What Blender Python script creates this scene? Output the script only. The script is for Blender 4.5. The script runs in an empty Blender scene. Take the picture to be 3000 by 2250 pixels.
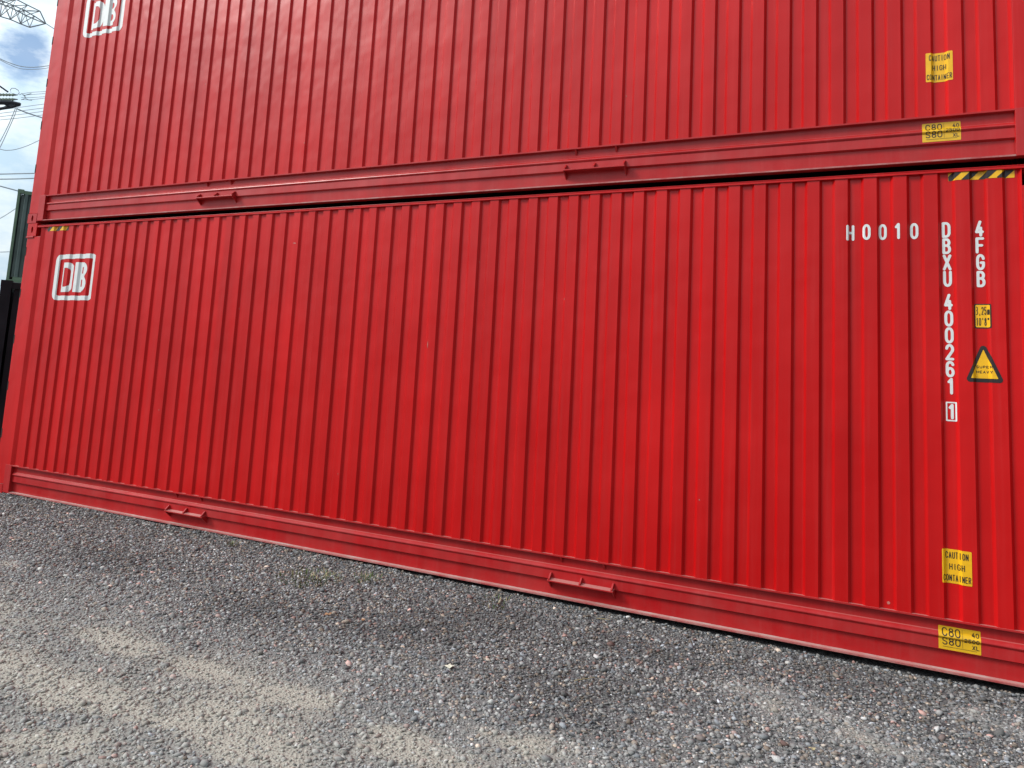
import bpy, math, random
import numpy as np
from mathutils import Vector, Matrix
R = math.radians
random.seed(7); rng = np.random.default_rng(11)
scene = bpy.context.scene
col = scene.collection

# ------------------------------------------------------------------ camera
cam_d = bpy.data.cameras.new('camera'); cam = bpy.data.objects.new('camera', cam_d); col.objects.link(cam)
cam_d.sensor_fit = 'HORIZONTAL'; cam_d.sensor_width = 36.0; cam_d.lens = 36.0 * 2200 / 3000
cam_d.shift_x = 0.01140; cam_d.shift_y = -0.09598
cam_d.clip_start = 0.05; cam_d.clip_end = 3000
cam.matrix_world = Matrix(((0.898827, 0.003848, 0.438286, 8.61636), (0.434849, -0.133127, -0.890609, -5.63642),
                           (0.054921, 0.991092, -0.121331, 1.65236), (0, 0, 0, 1)))
scene.camera = cam

# ------------------------------------------------------------------ light
SUN = Vector((-0.66, -0.47, 0.60)).normalized()
elev = math.asin(SUN.z); azim = math.atan2(SUN.x, SUN.y)
world = bpy.data.worlds.new('World'); scene.world = world; world.use_nodes = True
nt = world.node_tree; nt.nodes.clear()
wo = nt.nodes.new('ShaderNodeOutputWorld'); bg = nt.nodes.new('ShaderNodeBackground')
sky = nt.nodes.new('ShaderNodeTexSky'); sky.sky_type = 'NISHITA'; sky.sun_disc = False
sky.sun_elevation = elev; sky.sun_rotation = azim; sky.air_density = 1.0; sky.dust_density = 0.3; sky.ozone_density = 2.0
tc = nt.nodes.new('ShaderNodeTexCoord')
L = nt.links.new
def W(kind, **kw):
    n = nt.nodes.new(kind)
    for k, v in kw.items():
        if k in n.inputs: n.inputs[k].default_value = v
        else: setattr(n, k, v)
    return n
def wramp(src, p0, p1, c0=(0, 0, 0, 1), c1=(1, 1, 1, 1)):
    r = W('ShaderNodeValToRGB'); e = r.color_ramp.elements; e[0].position = p0; e[1].position = p1; e[0].color = c0; e[1].color = c1
    L(src, r.inputs['Fac']); return r.outputs['Color']
def wmix(f, a_, b_, blend='MIX'):
    m = W('ShaderNodeMix', data_type='RGBA', blend_type=blend)
    for s_, v in ((m.inputs[0], f), (m.inputs['A'], a_), (m.inputs['B'], b_)):
        if hasattr(v, 'links'): L(v, s_)
        elif isinstance(v, tuple): s_.default_value = (*v, 1)
        else: s_.default_value = v
    return m.outputs['Result']
def wdot(vec):
    d = W('ShaderNodeVectorMath', operation='DOT_PRODUCT'); L(tc.outputs['Generated'], d.inputs[0]); d.inputs[1].default_value = vec; return d.outputs['Value']
mp = W('ShaderNodeMapping'); mp.inputs['Scale'].default_value = (1, 1, 2.2); mp.inputs['Location'].default_value = (0.35, 0.1, 0.0); L(tc.outputs['Generated'], mp.inputs['Vector'])
n1 = W('ShaderNodeTexNoise', Scale=3.4, Detail=8, Roughness=0.58); L(mp.outputs['Vector'], n1.inputs['Vector'])
n2 = W('ShaderNodeTexNoise', Scale=7.5, Detail=8, Roughness=0.6); L(mp.outputs['Vector'], n2.inputs['Vector'])
n3 = W('ShaderNodeTexNoise', Scale=30.0, Detail=7, Roughness=0.6); L(mp.outputs['Vector'], n3.inputs['Vector'])
cover = wramp(n1.outputs['Fac'], 0.26, 0.42)
# one open blue window between the clouds, with a ragged rim
rim = W('ShaderNodeMath', operation='MULTIPLY_ADD'); L(n3.outputs['Fac'], rim.inputs[0]); rim.inputs[1].default_value = -0.0009; L(wdot((-0.8229, 0.4684, 0.3216)), rim.inputs[2])
hole = W('ShaderNodeMapRange'); L(rim.outputs[0], hole.inputs['Value']); hole.inputs['From Min'].default_value = 0.99896; hole.inputs['From Max'].default_value = 0.99942; hole.inputs['To Min'].default_value = 1; hole.inputs['To Max'].default_value = 0.12
cov = W('ShaderNodeMath', operation='MULTIPLY'); L(cover, cov.inputs[0]); L(hole.outputs[0], cov.inputs[1])
cloud = wramp(n2.outputs['Fac'], 0.34, 0.62, (5.0, 6.6, 7.9, 1), (8.7, 9.4, 9.6, 1))
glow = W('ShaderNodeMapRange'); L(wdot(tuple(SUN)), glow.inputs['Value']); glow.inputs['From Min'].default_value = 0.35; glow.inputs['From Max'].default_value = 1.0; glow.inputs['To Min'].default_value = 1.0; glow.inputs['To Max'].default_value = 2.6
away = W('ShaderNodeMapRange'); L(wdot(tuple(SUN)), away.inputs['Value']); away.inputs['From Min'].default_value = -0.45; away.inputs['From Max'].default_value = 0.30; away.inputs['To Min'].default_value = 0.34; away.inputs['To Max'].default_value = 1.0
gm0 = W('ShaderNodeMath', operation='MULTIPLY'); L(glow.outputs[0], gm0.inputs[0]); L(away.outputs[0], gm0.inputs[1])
# unseen low sky behind the camera, dimmed to darken the wall's reflections
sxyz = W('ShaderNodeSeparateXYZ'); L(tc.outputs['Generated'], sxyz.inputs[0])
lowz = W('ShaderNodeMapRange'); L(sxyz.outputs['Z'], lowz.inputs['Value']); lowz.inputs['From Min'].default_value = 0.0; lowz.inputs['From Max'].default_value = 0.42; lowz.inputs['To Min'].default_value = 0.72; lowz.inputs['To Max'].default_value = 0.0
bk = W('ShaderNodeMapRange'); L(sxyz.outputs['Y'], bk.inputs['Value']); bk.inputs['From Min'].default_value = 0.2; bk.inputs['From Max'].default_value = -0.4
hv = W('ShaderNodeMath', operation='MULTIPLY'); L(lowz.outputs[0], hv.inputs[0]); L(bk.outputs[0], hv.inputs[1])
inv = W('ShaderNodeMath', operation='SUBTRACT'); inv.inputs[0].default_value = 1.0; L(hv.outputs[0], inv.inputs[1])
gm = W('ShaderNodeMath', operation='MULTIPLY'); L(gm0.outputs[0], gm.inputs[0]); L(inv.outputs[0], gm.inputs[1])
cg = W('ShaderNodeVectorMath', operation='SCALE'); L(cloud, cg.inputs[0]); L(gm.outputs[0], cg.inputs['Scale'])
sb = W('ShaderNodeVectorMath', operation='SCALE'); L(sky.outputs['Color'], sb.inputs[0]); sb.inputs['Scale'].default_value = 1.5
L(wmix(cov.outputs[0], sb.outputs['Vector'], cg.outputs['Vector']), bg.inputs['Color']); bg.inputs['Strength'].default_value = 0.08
L(bg.outputs['Background'], wo.inputs['Surface'])
sd = bpy.data.lights.new('sun', 'SUN'); sd.energy = 2.4; sd.angle = R(16); sd.color = (1.0, 0.96, 0.90)
so = bpy.data.objects.new('sun', sd); col.objects.link(so); so.rotation_euler = SUN.to_track_quat('Z', 'Y').to_euler(); so.location = (0, -20, 30)
vs = scene.view_settings; scene.display_settings.display_device = 'sRGB'
vs.view_transform = 'Standard'; vs.look = 'None'; vs.exposure = 0.33; vs.gamma = 1.0; vs.use_curve_mapping = False
scene.cycles.max_bounces = 6

# ------------------------------------------------------------------ helpers
def link(o, parent=None):
    col.objects.link(o)
    if parent is not None: o.parent = parent
    return o
def tag(o, label=None, cat=None, group=None, kind=None):
    for k, v in (('label', label), ('category', cat), ('group', group), ('kind', kind)):
        if v: o[k] = v
    return o
def empty(name, loc=(0, 0, 0)):
    o = bpy.data.objects.new(name, None); o.location = loc; o.empty_display_size = 0.3
    return link(o)
class MB:
    def __init__(self): self.v = []; self.f = []
    def add(self, vs, fs):
        b = len(self.v); self.v += [tuple(p) for p in vs]; self.f += [tuple(b + i for i in f) for f in fs]; return self
    def box(self, x0, x1, y0, y1, z0, z1):
        return self.add([(x0,y0,z0),(x1,y0,z0),(x1,y1,z0),(x0,y1,z0),(x0,y0,z1),(x1,y0,z1),(x1,y1,z1),(x0,y1,z1)],
                        [(0,3,2,1),(4,5,6,7),(0,1,5,4),(1,2,6,5),(2,3,7,6),(3,0,4,7)])
    def prism_x(self, prof, x0, x1):            # closed (y,z) outline extruded along x
        n = len(prof)
        self.add([(x0, y, z) for y, z in prof] + [(x1, y, z) for y, z in prof],
                 [(i, (i+1) % n, n + (i+1) % n, n + i) for i in range(n)] + [tuple(range(n))[::-1], tuple(range(n, 2*n))])
        return self
    def tube(self, pts, r, n=6, cap=True):
        pts = [Vector(p) for p in pts]; base = len(self.v)
        for i, p in enumerate(pts):
            a = pts[max(i-1, 0)]; b = pts[min(i+1, len(pts)-1)]; d = (b - a).normalized()
            u = d.cross(Vector((0, 0, 1)));  u = u.normalized() if u.length > 1e-3 else Vector((1, 0, 0)); w = d.cross(u)
            rr = r[i] if isinstance(r, (list, tuple)) else r
            for k in range(n):
                t = 2*math.pi*k/n; self.v.append(tuple(p + rr*(math.cos(t)*u + math.sin(t)*w)))
        for i in range(len(pts)-1):
            for k in range(n):
                a = base + i*n + k; b = base + i*n + (k+1) % n; self.f.append((a, b, b+n, a+n))
        if cap:
            self.f.append(tuple(base + k for k in range(n))[::-1]); e = base + (len(pts)-1)*n; self.f.append(tuple(e + k for k in range(n)))
        return self
    def mesh(self, name, mat, bevel=0.0, smooth=False):
        me = bpy.data.meshes.new(name); me.from_pydata(self.v, [], self.f); me.update()
        import bmesh
        bm = bmesh.new(); bm.from_mesh(me); bmesh.ops.recalc_face_normals(bm, faces=bm.faces)
        if bevel > 0:
            bmesh.ops.bevel(bm, geom=[e for e in bm.edges if len(e.link_faces) == 2 and e.calc_face_angle(0) > 0.5], offset=bevel, segments=2, profile=0.6, affect='EDGES', clamp_overlap=True)
        bm.to_mesh(me); bm.free()
        if smooth: me.polygons.foreach_set('use_smooth', [True]*len(me.polygons))
        me.materials.append(mat); return me
    def obj(self, name, mat, parent=None, bevel=0.0, smooth=False):
        return link(bpy.data.objects.new(name, self.mesh(name, mat, bevel, smooth)), parent)

def mat(name, base, rough=0.5, metal=0.0, build=None, spec=0.5):
    m = bpy.data.materials.new(name); m.use_nodes = True; t = m.node_tree; p = t.nodes['Principled BSDF']
    p.inputs['Base Color'].default_value = (*base, 1); p.inputs['Roughness'].default_value = rough; p.inputs['Metallic'].default_value = metal
    p.inputs['Specular IOR Level'].default_value = spec
    if build: build(t, p)
    return m
def nd(t, kind, **kw):
    n = t.nodes.new(kind)
    for k, v in kw.items():
        if k in n.inputs: n.inputs[k].default_value = v
        else: setattr(n, k, v)
    return n
def mixc(t, fac, a, b):
    m = t.nodes.new('ShaderNodeMix'); m.data_type = 'RGBA'
    for key, v in (('Factor', fac), ('A', a), ('B', b)):
        s = m.inputs[key] if key != 'Factor' else m.inputs[0]
        if hasattr(v, 'links'): t.links.new(v, s)
        elif key == 'Factor': s.default_value = v
        else: s.default_value = (*v, 1)
    return m.outputs['Result']
def ramp(t, src, p0, p1, c0=(0, 0, 0, 1), c1=(1, 1, 1, 1)):
    r = t.nodes.new('ShaderNodeValToRGB'); e = r.color_ramp.elements; e[0].position = p0; e[1].position = p1; e[0].color = c0; e[1].color = c1
    t.links.new(src, r.inputs['Fac']); return r.outputs['Color']

def red_paint(dust, streak, c0=(0.455, 0.0026, 0.0032), c1=(0.525, 0.0048, 0.0052)):
    def b(t, p):
        g = nd(t, 'ShaderNodeNewGeometry'); l = t.links.new
        oi = nd(t, 'ShaderNodeTexCoord')
        a = nd(t, 'ShaderNodeTexNoise', Scale=0.9, Detail=5); l(oi.outputs['Object'], a.inputs['Vector'])
        mpp = nd(t, 'ShaderNodeMapping'); mpp.inputs['Scale'].default_value = (26, 26, 0.55); l(oi.outputs['Object'], mpp.inputs['Vector'])
        s = nd(t, 'ShaderNodeTexNoise', Scale=1.0, Detail=6, Roughness=0.65); l(mpp.outputs['Vector'], s.inputs['Vector'])
        f = nd(t, 'ShaderNodeTexNoise', Scale=190, Detail=2); l(oi.outputs['Object'], f.inputs['Vector'])
        c = mixc(t, ramp(t, a.outputs['Fac'], 0.35, 0.68), c0, c1)
        # pressed sheet by sheet the sprayed coat came out a little thinner or thicker
        mv = nd(t, 'ShaderNodeMapping'); mv.inputs['Scale'].default_value = (5.2, 0.01, 0.16); l(oi.outputs['Object'], mv.inputs['Vector'])
        vn = nd(t, 'ShaderNodeTexNoise', Scale=1.0, Detail=3); l(mv.outputs['Vector'], vn.inputs['Vector'])
        mm = nd(t, 'ShaderNodeMix', data_type='RGBA', blend_type='MULTIPLY'); mm.inputs[0].default_value = 1.0; l(c, mm.inputs['A'])
        l(ramp(t, vn.outputs['Fac'], 0.30, 0.70, (0.86, 0.80, 0.80, 1), (1.06, 1.15, 1.15, 1)), mm.inputs['B']); c = mm.outputs['Result']
        # vertical rain streaks of pale dust
        st = nd(t, 'ShaderNodeMath', operation='MULTIPLY'); l(ramp(t, s.outputs['Fac'], 0.50, 0.78), st.inputs[0]); st.inputs[1].default_value = streak
        c = mixc(t, st.outputs[0], c, (0.52, 0.20, 0.19))
        # dust and scuffs on rails: patches, plus grit lying on upward faces
        d = nd(t, 'ShaderNodeTexNoise', Scale=3.0, Detail=8, Roughness=0.7); l(oi.outputs['Object'], d.inputs['Vector'])
        dm = nd(t, 'ShaderNodeMath', operation='MULTIPLY'); l(ramp(t, d.outputs['Fac'], 0.36, 0.70), dm.inputs[0]); dm.inputs[1].default_value = dust
        c = mixc(t, dm.outputs[0], c, (0.34, 0.10, 0.09))
        sx = nd(t, 'ShaderNodeSeparateXYZ'); l(g.outputs['Normal'], sx.inputs[0])
        up = nd(t, 'ShaderNodeMath', operation='MULTIPLY'); l(ramp(t, sx.outputs['Z'], 0.75, 0.98), up.inputs[0]); up.inputs[1].default_value = 0.50
        c = mixc(t, up.outputs[0], c, (0.46, 0.30, 0.27))
        l(c, p.inputs['Base Color'])
        rr = nd(t, 'ShaderNodeMapRange'); l(f.outputs['Fac'], rr.inputs['Value']); rr.inputs['To Min'].default_value = 0.26; rr.inputs['To Max'].default_value = 0.38
        l(rr.outputs[0], p.inputs['Roughness'])
        bw = nd(t, 'ShaderNodeTexNoise', Scale=2.6, Detail=2); l(oi.outputs['Object'], bw.inputs['Vector'])
        b1 = nd(t, 'ShaderNodeBump', Strength=0.5, Distance=0.02); l(bw.outputs['Fac'], b1.inputs['Height'])
        b2 = nd(t, 'ShaderNodeBump', Strength=0.10, Distance=0.002); l(f.outputs['Fac'], b2.inputs['Height']); l(b1.outputs['Normal'], b2.inputs['Normal'])
        l(b2.outputs['Normal'], p.inputs['Normal'])
    return b
RED = mat('red_paint', (0.5, 0.01, 0.015), build=red_paint(0.02, 0.05), spec=0.27)
REDR = mat('red_rail_paint', (0.45, 0.02, 0.02), build=red_paint(0.24, 0.07, (0.38, 0.007, 0.009), (0.44, 0.011, 0.013)), spec=0.28)
def lip_b(t, p):
    oi = nd(t, 'ShaderNodeTexCoord'); d = nd(t, 'ShaderNodeTexNoise', Scale=5.0, Detail=8, Roughness=0.7); t.links.new(oi.outputs['Object'], d.inputs['Vector'])
    g = nd(t, 'ShaderNodeNewGeometry'); sx = nd(t, 'ShaderNodeSeparateXYZ'); t.links.new(g.outputs['Normal'], sx.inputs[0])
    top = mixc(t, ramp(t, d.outputs['Fac'], 0.34, 0.62), (0.40, 0.13, 0.12), (0.44, 0.34, 0.31)); edge = mixc(t, ramp(t, d.outputs['Fac'], 0.40, 0.66), (0.34, 0.04, 0.04), (0.38, 0.20, 0.18))
    t.links.new(mixc(t, ramp(t, sx.outputs['Z'], 0.4, 0.8), edge, top), p.inputs['Base Color'])
LIP = mat('scuffed_lip', (0.5, 0.3, 0.3), rough=0.6, build=lip_b)
def vinyl(c, v=0.12):
    def b(t, p):
        oi = nd(t, 'ShaderNodeTexCoord'); d = nd(t, 'ShaderNodeTexNoise', Scale=24, Detail=5); t.links.new(oi.outputs['Object'], d.inputs['Vector'])
        t.links.new(mixc(t, ramp(t, d.outputs['Fac'], 0.3, 0.7), tuple(x*(1-v) for x in c), c), p.inputs['Base Color'])
    return b
WHITE = mat('white_vinyl', (0.8, 0.8, 0.8), 0.45, build=vinyl((0.68, 0.69, 0.68)))
YEL = mat('yellow_vinyl', (0.75, 0.5, 0.02), 0.4, build=vinyl((0.82, 0.43, 0.006)))
YELD = mat('faded_yellow_vinyl', (0.66, 0.45, 0.03), 0.4, build=vinyl((0.68, 0.38, 0.008)))
BLK = mat('black_vinyl', (0.02, 0.012, 0.012), 0.45, build=vinyl((0.022, 0.014, 0.014), 0.4))
CHIP = mat('worn_primer', (.5, .25, .2), .7, build=vinyl((.52, .16, .13), .5))
HOLE = mat('dark_interior', (0.012, 0.006, 0.006), 0.9, build=vinyl((0.012, 0.006, 0.006), 0.3))

# ------------------------------------------------------------------ red containers (local frame: x along, y=0 front, z up)
XL, XR, DEP, HT, HR = -0.690, 9.790, 2.50, 3.189, 0.3174
P0, PITCH, NG = -0.2014, 0.18128, 54
YC, YR = 0.004, 0.0245                         # crest and recess planes
PX = []                                       # front sheet: (x, y)
PX += [(-0.436, 0.0), (-0.388, YR), (P0 - 0.080 - 0.018, YR)]
for i in range(NG):
    x = P0 + i*PITCH
    PX += [(x - 0.080, YC), (x, YC), (x + 0.0175, YR), (x + PITCH - 0.080 - 0.018, YR)]
PX = PX[:-1] + [(9.492, YR), (9.512, 0.0)]
PXa = np.array(PX); 
def wall_y(x): return np.interp(x, PXa[:, 0], PXa[:, 1], left=0.0, right=0.0)
RAIL = [(0.000, HR), (0.000, 0.306), (0.036, 0.303), (0.037, 0.238), (0.030, 0.234), (0.013, 0.218), (0.011, 0.211), (0.013, 0.206), (0.023, 0.195), (0.020, 0.130),
        (0.044, 0.119), (0.045, 0.013), (0.000, 0.0105), (0.000, 0.0)]
_ry = np.array([p[0] for p in RAIL][::-1]); _rz = np.array([p[1] for p in RAIL][::-1])
def rail_y(z): return np.interp(z, _rz, _ry)

# --- decals: signed-distance shapes turned into real sheets that follow the steel
def d_poly(px, py, pts, closed=False):
    d = np.full(px.shape, 1e9); n = len(pts)
    for i in range(n if closed else n-1):
        ax, ay = pts[i]; bx, by = pts[(i+1) % n]; vx, vy = bx-ax, by-ay; q = vx*vx + vy*vy
        t = np.clip(((px-ax)*vx + (py-ay)*vy)/q, 0, 1) if q > 0 else 0
        d = np.minimum(d, np.hypot(px-ax-t*vx, py-ay-t*vy))
    return d
def d_fill(px, py, pts):
    d = d_poly(px, py, pts, True); ins = np.zeros(px.shape, bool); n = len(pts)
    for i in range(n):
        ax, ay = pts[i]; bx, by = pts[(i+1) % n]
        if ay != by: ins ^= ((ay > py) != (by > py)) & (px < (bx-ax)*(py-ay)/(by-ay) + ax)
    return np.where(ins, -d, d)
def arc(cx, cy, rx, ry, a0, a1, n=8):
    return [(cx + rx*math.cos(R(a0 + (a1-a0)*k/n)), cy + ry*math.sin(R(a0 + (a1-a0)*k/n))) for k in range(n+1)]
def rrect(x0, x1, y0, y1, r):
    return arc(x1-r, y1-r, r, r, 0, 90, 5) + arc(x0+r, y1-r, r, r, 90, 180, 5) + arc(x0+r, y0+r, r, r, 180, 270, 5) + arc(x1-r, y0+r, r, r, 270, 360, 5)
OV = arc(.5, .7, .5, .3, 0, 180) + arc(.5, .3, .5, .3, 180, 360); OV = OV + [OV[0]]
G = {'0': [OV], 'O': [OV], 'H': [[(0,0),(0,1)],[(1,0),(1,1)],[(0,.5),(1,.5)]], '1': [[(.25,.8),(.65,1),(.65,0)]],
 'D': [[(0,0),(0,1),(.45,1)] + arc(.45,.7,.55,.3,90,0) + arc(.45,.3,.55,.3,0,-90) + [(0,0)]],
 'B': [[(0,0),(0,1),(.5,1)] + arc(.5,.77,.42,.23,90,-90) + [(0,.54)], [(.5,.54)] + arc(.52,.27,.48,.27,90,-90) + [(0,0)]],
 'X': [[(0,0),(1,1)],[(0,1),(1,0)]], 'U': [[(0,1)] + arc(.5,.3,.5,.3,180,360) + [(1,1)]],
 '4': [[(.62,1),(0,.26),(1,.26)],[(.72,.55),(.72,0)]], '2': [arc(.5,.72,.5,.28,170,-30) + [(0,0),(1,0)]],
 '6': [arc(.5,.72,.5,.28,20,180) + arc(.5,.28,.5,.28,180,360) + arc(.5,.28,.5,.28,0,180)],
 'F': [[(0,0),(0,1),(1,1)],[(0,.5),(.8,.5)]], 'G': [arc(.5,.7,.5,.3,10,180) + arc(.5,.3,.5,.3,180,360) + [(1,.46),(.6,.46)]],
 'C': [arc(.5,.7,.5,.3,10,180) + arc(.5,.3,.5,.3,180,350)], 'A': [[(0,0),(.5,1),(1,0)],[(.2,.33),(.8,.33)]], 'T': [[(0,1),(1,1)],[(.5,1),(.5,0)]],
 'I': [[(.5,0),(.5,1)]], 'N': [[(0,0),(0,1),(1,0),(1,1)]], 'E': [[(1,0),(0,0),(0,1),(1,1)],[(0,.5),(.8,.5)]],
 'R': [[(0,0),(0,1),(.5,1)] + arc(.5,.75,.5,.25,90,-90) + [(0,.5)], [(.5,.5),(1,0)]], 'S': [arc(.5,.75,.5,.25,15,270) + arc(.5,.25,.5,.25,90,-165)],
 '8': [arc(.5,.77,.42,.23,0,360), arc(.5,.27,.5,.27,0,360)], '5': [[(1,1),(.1,1),(.05,.55)] + arc(.48,.32,.5,.32,120,-160)],
 '3': [[(0,1),(.5,1)] + arc(.5,.76,.45,.24,90,-90) + [(.25,.52)], [(.4,.52)] + arc(.5,.26,.5,.26,90,-90) + [(0,0)]], 'L': [[(0,1),(0,0),(1,0)]], 'P': [[(0,0),(0,1),(.5,1)] + arc(.5,.72,.5,.28,90,-90) + [(0,.44)]],
 'Y': [[(0,1),(.5,.5),(1,1)],[(.5,.5),(.5,0)]], 'V': [[(0,1),(.5,0),(1,1)]], ',': [[(.6,.08),(.4,-.16)]], "'": [[(.5,1),(.5,.78)]], '"': [[(.25,1),(.25,.78)],[(.75,1),(.75,.78)]],
 'm': [[(0,0),(0,.6)] + arc(.25,.5,.25,.15,180,0) + [(.5,0)], arc(.75,.5,.25,.15,180,0) + [(1,0)]]}
def glyph(ch, x, z, w, h, t):
    o = []
    for st in G[ch]: o.append([(x + t/2 + (w-t)*u, z + t/2 + (h-t)*v) for u, v in st])
    return o, t/2
def text(s, cx, cz, width, h, t, gap=0.22):
    n = len(s); cw = width/(n + gap*(n-1)); out = []
    for k, ch in enumerate(s):
        if ch == ' ': continue
        ww = cw if ch not in "I1,'" else cw*0.8
        out.append(glyph(ch, cx - width/2 + k*cw*(1+gap) + (cw-ww)/2, cz - h/2, ww, h, t))
    return out
def sdf_strokes(items):
    def f(px, pz):
        d = np.full(px.shape, 1e9)
        for sts, r in items:
            for s in sts: d = np.minimum(d, d_poly(px, pz, s) - r)
        return d
    return f
def sheet(name, sdf, x0, x1, z0, z1, material, parent, lift=0.0016, step=0.004, rail=False):
    xs = np.arange(x0, x1 + step, step); zs = np.arange(z0, z1 + step, step)
    if rail: zs = np.unique(np.concatenate([zs, _rz[(_rz > z0) & (_rz < z1)]]))
    else: xs = np.unique(np.concatenate([xs, PXa[:, 0][(PXa[:, 0] > x0) & (PXa[:, 0] < x1)]]))
    gx, gz = np.meshgrid(xs, zs, indexing='ij'); s = sdf(gx, gz)
    yy = (rail_y(gz) if rail else wall_y(gx)) - lift
    verts = []; faces = []; key = {}
    def vid(k, p):
        if k not in key: key[k] = len(verts); verts.append(p)
        return key[k]
    nx, nz = s.shape
    for i in range(nx-1):
        for j in range(nz-1):
            q = [(i, j), (i+1, j), (i+1, j+1), (i, j+1)]; v = [s[a] for a in q]
            if min(v) > 0: continue
            poly = []
            for k in range(4):
                a, b = q[k], q[(k+1) % 4]; va, vb = v[k], v[(k+1) % 4]
                if va <= 0: poly.append(vid(a, (gx[a], yy[a], gz[a])))
                if (va <= 0) != (vb <= 0):
                    lo, hi = (a, b) if a < b else (b, a); sl, sh = s[lo], s[hi]; t = sl/(sl-sh)
                    poly.append(vid((lo, hi), (gx[lo]+t*(gx[hi]-gx[lo]), yy[lo]+t*(yy[hi]-yy[lo]), gz[lo]+t*(gz[hi]-gz[lo]))))
            if len(poly) > 2: faces.append(poly)
    me = bpy.data.meshes.new(name); me.from_pydata([tuple(map(float, p)) for p in verts], [], faces); me.update(); me.materials.append(material)
    return link(bpy.data.objects.new(name, me), parent)

def corrugated_mesh(name, prof, z0, z1, material):
    m = MB(); n = len(prof)
    m.v = [(x, y, z0) for x, y in prof] + [(x, y, z1) for x, y in prof] + [(x, y+0.003, z0) for x, y in prof] + [(x, y+0.003, z1) for x, y in prof]
    for i in range(n-1):
        m.f.append((i, i+1, n+i+1, n+i)); m.f.append((2*n+i+1, 2*n+i, 3*n+i, 3*n+i+1))
        m.f.append((i+1, i, 2*n+i, 2*n+i+1)); m.f.append((n+i, n+i+1, 3*n+i+1, 3*n+i))
    return m

def casting(x0, x1, y0, y1, z0, z1, sx):
    # a block with an oval pocket sunk in its front face
    m = MB(); cx = x0 + 0.52*(x1-x0); cz = (z0+z1)/2; N = 16
    ring = [(cx + 0.019*math.cos(2*math.pi*k/N), cz + 0.040*math.sin(2*math.pi*k/N)) for k in range(N)]
    out = []
    for k in range(N):
        a = 2*math.pi*k/N; c, s_ = math.cos(a), math.sin(a); hx = (x1-cx) if c > 0 else (cx-x0); hz = (z1-z0)/2
        t = min(hx/abs(c) if abs(c) > 1e-6 else 1e9, hz/abs(s_) if abs(s_) > 1e-6 else 1e9); out.append((cx + c*t, cz + s_*t))
    # snap nearest ring vertices to the block corners
    for cxx, czz in ((x0, z0), (x1, z0), (x1, z1), (x0, z1)):
        k = min(range(N), key=lambda i: (out[i][0]-cxx)**2 + (out[i][1]-czz)**2); out[k] = (cxx, czz)
    v = [(x, y0, z) for x, z in out] + [(x, y0, z) for x, z in ring] + [(x, y0+0.05, z) for x, z in ring] + [(x, y1, z) for x, z in out]
    f = []
    for k in range(N):
        j = (k+1) % N
        f += [(k, j, N+j, N+k), (N+k, N+j, 2*N+j, 2*N+k), (k, 3*N+k, 3*N+j, j)]
    f += [tuple(range(2*N, 3*N)), tuple(range(3*N, 4*N))[::-1]]
    m.add(v, f); return m

def logo_sdf(ox, oz):
    W, H = 0.700, 0.545
    def S(px, pz):
        u = (px-ox)/W; v = (pz-oz)/H                    # 0..1 box
        U = u*1.0; V = v*0.80
        frame = np.maximum(d_fill(U, V, rrect(0, 1, 0, .80, .11)), -d_fill(U, V, rrect(.092, .908, .078, .722, .025)))
        Dp = [(.176,.14),(.176,.656),(.32,.656)] + arc(.32,.50,.16,.156,90,0,7) + arc(.32,.296,.16,.156,0,-90,7)
        Di = [(.243,.232),(.243,.564)] + arc(.295,.48,.09,.084,90,0,6) + arc(.295,.316,.09,.084,0,-90,6)
        Bp = [(.52,.14),(.52,.656),(.70,.656)] + arc(.70,.53,.13,.126,90,-45,7) + [(.775,.414)] + arc(.70,.282,.13,.142,50,-90,8)
        B1 = [(.672,.46),(.672,.574)] + arc(.69,.517,.036,.057,90,-90,6)
        B2 = [(.672,.232),(.672,.357)] + arc(.69,.2945,.042,.0625,90,-90,6)
        d = np.minimum(frame, np.maximum(d_fill(U, V, Dp), -d_fill(U, V, Di)))
        b = np.maximum(np.maximum(d_fill(U, V, Bp), -d_fill(U, V, B1)), -d_fill(U, V, B2))
        return np.minimum(d, b)*W
    return S

def bracket_meshes():
    pl = MB(); 
    pl.prism_x([(-0.032, 0.120), (-0.032, 0.130), (0.016, 0.140), (0.044, 0.128), (0.044, 0.119)], -0.262, 0.262)
    fin = MB().prism_x([(0.0205, 0.178), (0.012, 0.180), (-0.031, 0.142), (-0.031, 0.1285), (0.0205, 0.1370)], -0.006, 0.006)
    low = MB().prism_x([(-0.028, 0.121), (0.0445, 0.121), (0.0445, 0.060)], -0.004, 0.004)
    return pl, fin, low

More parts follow.
